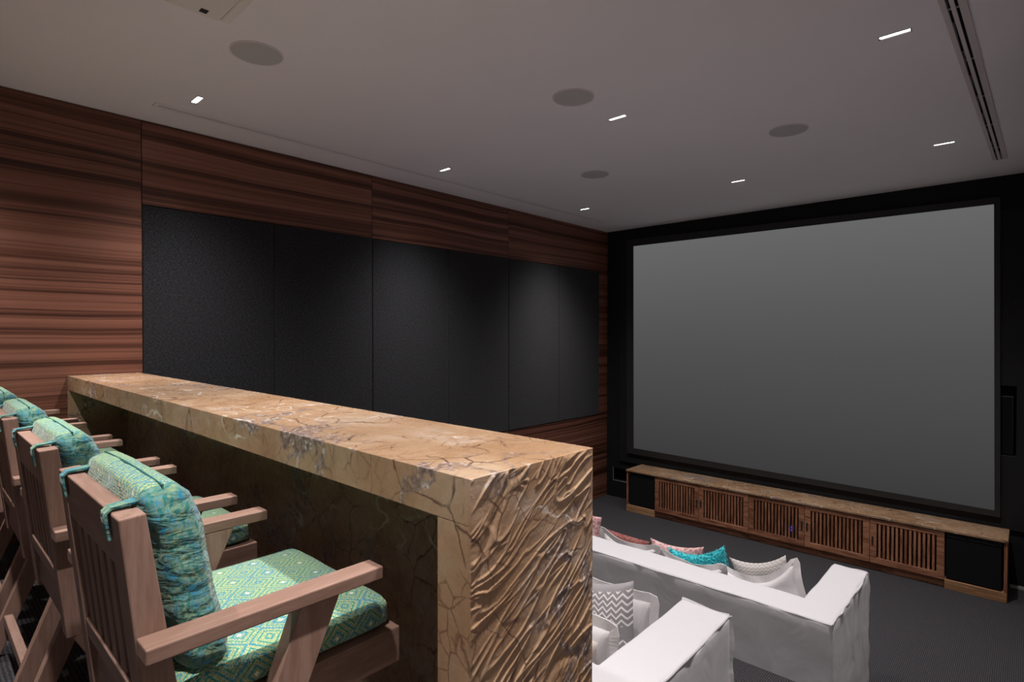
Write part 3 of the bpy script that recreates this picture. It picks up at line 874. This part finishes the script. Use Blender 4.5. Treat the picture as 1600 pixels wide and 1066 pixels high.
# ------------------------------------------------------------------ scatter cushions
def pillow(name, w, h, t, m, loc, tilt, yaw=0., roll=0., flange=0.0, lab='', cat='cushion', group=None, seed=0, n=22, sag=.0, pinch=.07, wr=.010):
    """stands on its lower edge: loc is the centre of that edge; tilt leans the top toward +y"""
    bm = bmesh.new(); uvl = bm.loops.layers.uv.new('UVMap')
    F = {}; UV = {}
    def pos(u, v, side):
        au, av = abs(u), abs(v)
        x = w / 2 * u * (1 - pinch * (1 - v * v)); y = h / 2 * v * (1 - pinch * (1 - u * u))
        th = t / 2 * (max(0, 1 - u ** 4) * max(0, 1 - v ** 4)) ** .55
        c = Vector((x, 0, y))
        wv = noise.noise(Vector((x * 7 + seed, y * 7, side))) * wr * (1 - .5 * max(au, av))
        z = side * th + wv * (1 if th > .002 else .3)
        y -= sag * (1 - u * u) * max(0, v)
        return Vector((x, z, y + h / 2))
    for side in (-1, 1):
        for i in range(n + 1):
            for j in range(n + 1):
                u, v = -1 + 2 * i / n, -1 + 2 * j / n
                b = i in (0, n) or j in (0, n)
                key = (i, j, 0 if b else side)
                if key not in F: F[key] = bm.verts.new(pos(u, v, side if not b else 0))
                UV[F[key]] = (u * w / 2, v * h / 2)
    for side in (-1, 1):
        for i in range(n):
            for j in range(n):
                k = [(i, j), (i + 1, j), (i + 1, j + 1), (i, j + 1)]
                vs = []
                for (a, b) in k:
                    bd = a in (0, n) or b in (0, n); vs.append(F[(a, b, 0 if bd else side)])
                f = bm.faces.new(vs if side < 0 else vs[::-1])
                for lp in f.loops: lp[uvl].uv = UV[lp.vert]
    R_ = Matrix.Translation(loc) @ Matrix.Rotation(yaw, 4, 'Z') @ Matrix.Rotation(-tilt, 4, 'X') @ Matrix.Rotation(roll, 4, 'Y')
    o = obj(name, bm, m, None, smooth=True)
    o.matrix_world = R_
    tag(o, lab, cat, group)
    if flange > 0:
        bm = bmesh.new(); ed = [(i, 0) for i in range(n)] + [(n, j) for j in range(n)] + [(i, n) for i in range(n, 0, -1)] + [(0, j) for j in range(n, 0, -1)]
        rows = []
        for (i, j) in ed:
            u, v = -1 + 2 * i / n, -1 + 2 * j / n
            p = pos(u, v, 0); d = Vector((u if abs(u) > .98 else u * .25, 0, v if abs(v) > .98 else v * .25)).normalized()
            wob = Vector((0, noise.noise(p * 8 + Vector((seed, 0, 0))) * .022, 0))
            a_, b_ = p - d * .006, p + d * flange + wob
            e_ = Vector((0, .0028, 0))
            rows.append([bm.verts.new(x) for x in (a_ - e_, b_ - e_, b_ + e_, a_ + e_)])
        for a_, b_ in zip(rows, rows[1:] + rows[:1]):
            for k in range(4): bm.faces.new((a_[k], a_[(k + 1) % 4], b_[(k + 1) % 4], b_[k]))
        obj('flange', bm, m, o, smooth=False)
    return o

zs1 = .474     # seat cushion top of the lower sofa
WG = 'white flanged cushions'
pillow('white_cushion', .54, .345, .12, MAT['cushion_white'], (3.605, -3.44, zs1 + .075), .16, -.03, -.33, .045, 'white flanged cushion in the arm corner of the lower sofa', group=WG, seed=1, sag=.11, wr=.02)
pillow('white_cushion', .47, .34, .12, MAT['cushion_white'], (3.075, -3.50, zs1 + .005), -.03, .0, -.04, .045, 'white flanged cushion lying behind the teal shaggy cushion', group=WG, seed=4, sag=.05, wr=.02)
pillow('white_cushion', .50, .37, .12, MAT['cushion_white'], (2.485, -3.50, zs1 + .005), -.03, 0, .05, .045, 'white flanged cushion behind the dark rose cushion', group=WG, seed=8, sag=.06, wr=.02)
pillow('chevron_cushion', .44, .35, .10, MAT['chev_taupe'], (3.535, -3.21, zs1 + .055), .06, -.02, -.30, 0, 'taupe cushion with pale zigzag lines on the lower sofa', group='zigzag cushions', seed=2, sag=.04)
tp = pillow('shaggy_cushion', .50, .30, .11, MAT['teal'], (3.03, -3.23, zs1 + .055), .10, 0, -.28, 0, 'teal shaggy cushion on the lower sofa', seed=3, sag=.06)
bm = bmesh.new(); random.seed(3)
for k in range(2600):
    u, v = random.uniform(-1, 1), random.uniform(-1, 1); sd = random.choice((-1, 1))
    th = .055 * (max(0, 1 - u ** 4) * max(0, 1 - v ** 4)) ** .55
    p = Vector((.25 * u * (1 - .07 * (1 - v * v)), sd * th, .15 * v * (1 - .07 * (1 - u * u)) - .06 * (1 - u * u) * max(0, v) + .15))
    nd = Vector((u ** 5 + random.uniform(-.5, .5), sd * .8 + random.uniform(-.4, .4), v ** 5 + random.uniform(-.5, .5))).normalized()
    a = nd.orthogonal().normalized() * .005; b_ = nd.cross(a).normalized() * .005
    vs = [bm.verts.new(p + x) for x in (a, b_ - a * .5, -b_ - a * .5)]; tip = bm.verts.new(p + nd * random.uniform(.012, .022))
    for i in range(3): bm.faces.new((vs[i], vs[(i + 1) % 3], tip))
pl = obj('pile', bm, MAT['teal'], tp); pl['kind'] = 'stuff'
pillow('rose_cushion', .50, .25, .10, MAT['rose'], (2.70, -3.03, zs1 + .01), .10, .03, -.08, 0, 'pale rose patterned cushion beside the teal shaggy cushion', group='rose cushions', seed=6, sag=.03)
pillow('rose_cushion', .50, .20, .10, MAT['rose_dark'], (2.17, -3.03, zs1 + .005), .06, 0, .02, 0, 'dark rose cushion between the pale rose cushions', group='rose cushions', seed=7)
pillow('rose_cushion', .42, .30, .10, MAT['rose'], (1.69, -3.03, zs1 + .005), .06, 0, .0, 0, 'pale rose cushion at the wood wall end of the lower sofa', group='rose cushions', seed=9)
zs2 = T2 + .474
pillow('chevron_cushion', .50, .47, .11, MAT['chev_grey'], (3.42, -5.355, zs2 + .02), .10, -.03, -.14, 0, 'grey cushion with white zigzag lines on the upper sofa', group='zigzag cushions', seed=11, sag=.03)
pillow('white_cushion', .44, .36, .09, MAT['cushion_white'], (3.42, -5.185, zs2 + .0), .06, -.02, -.06, .045, 'white flanged cushion beyond the grey zigzag cushion', group=WG, seed=12)
pillow('beige_cushion', .48, .40, .12, MAT['cushion_beige'], (3.40, -5.665, zs2 + .0), -.04, -.0, .03, 0, 'plain beige cushion on the upper sofa behind the bar', seed=13)
pillow('white_cushion', .44, .37, .10, MAT['cushion_white'], (3.38, -5.52, zs2 + .0), .0, -.0, .03, .05, 'white flanged cushion between the beige and grey zigzag cushions', group=WG, seed=14, wr=.02)
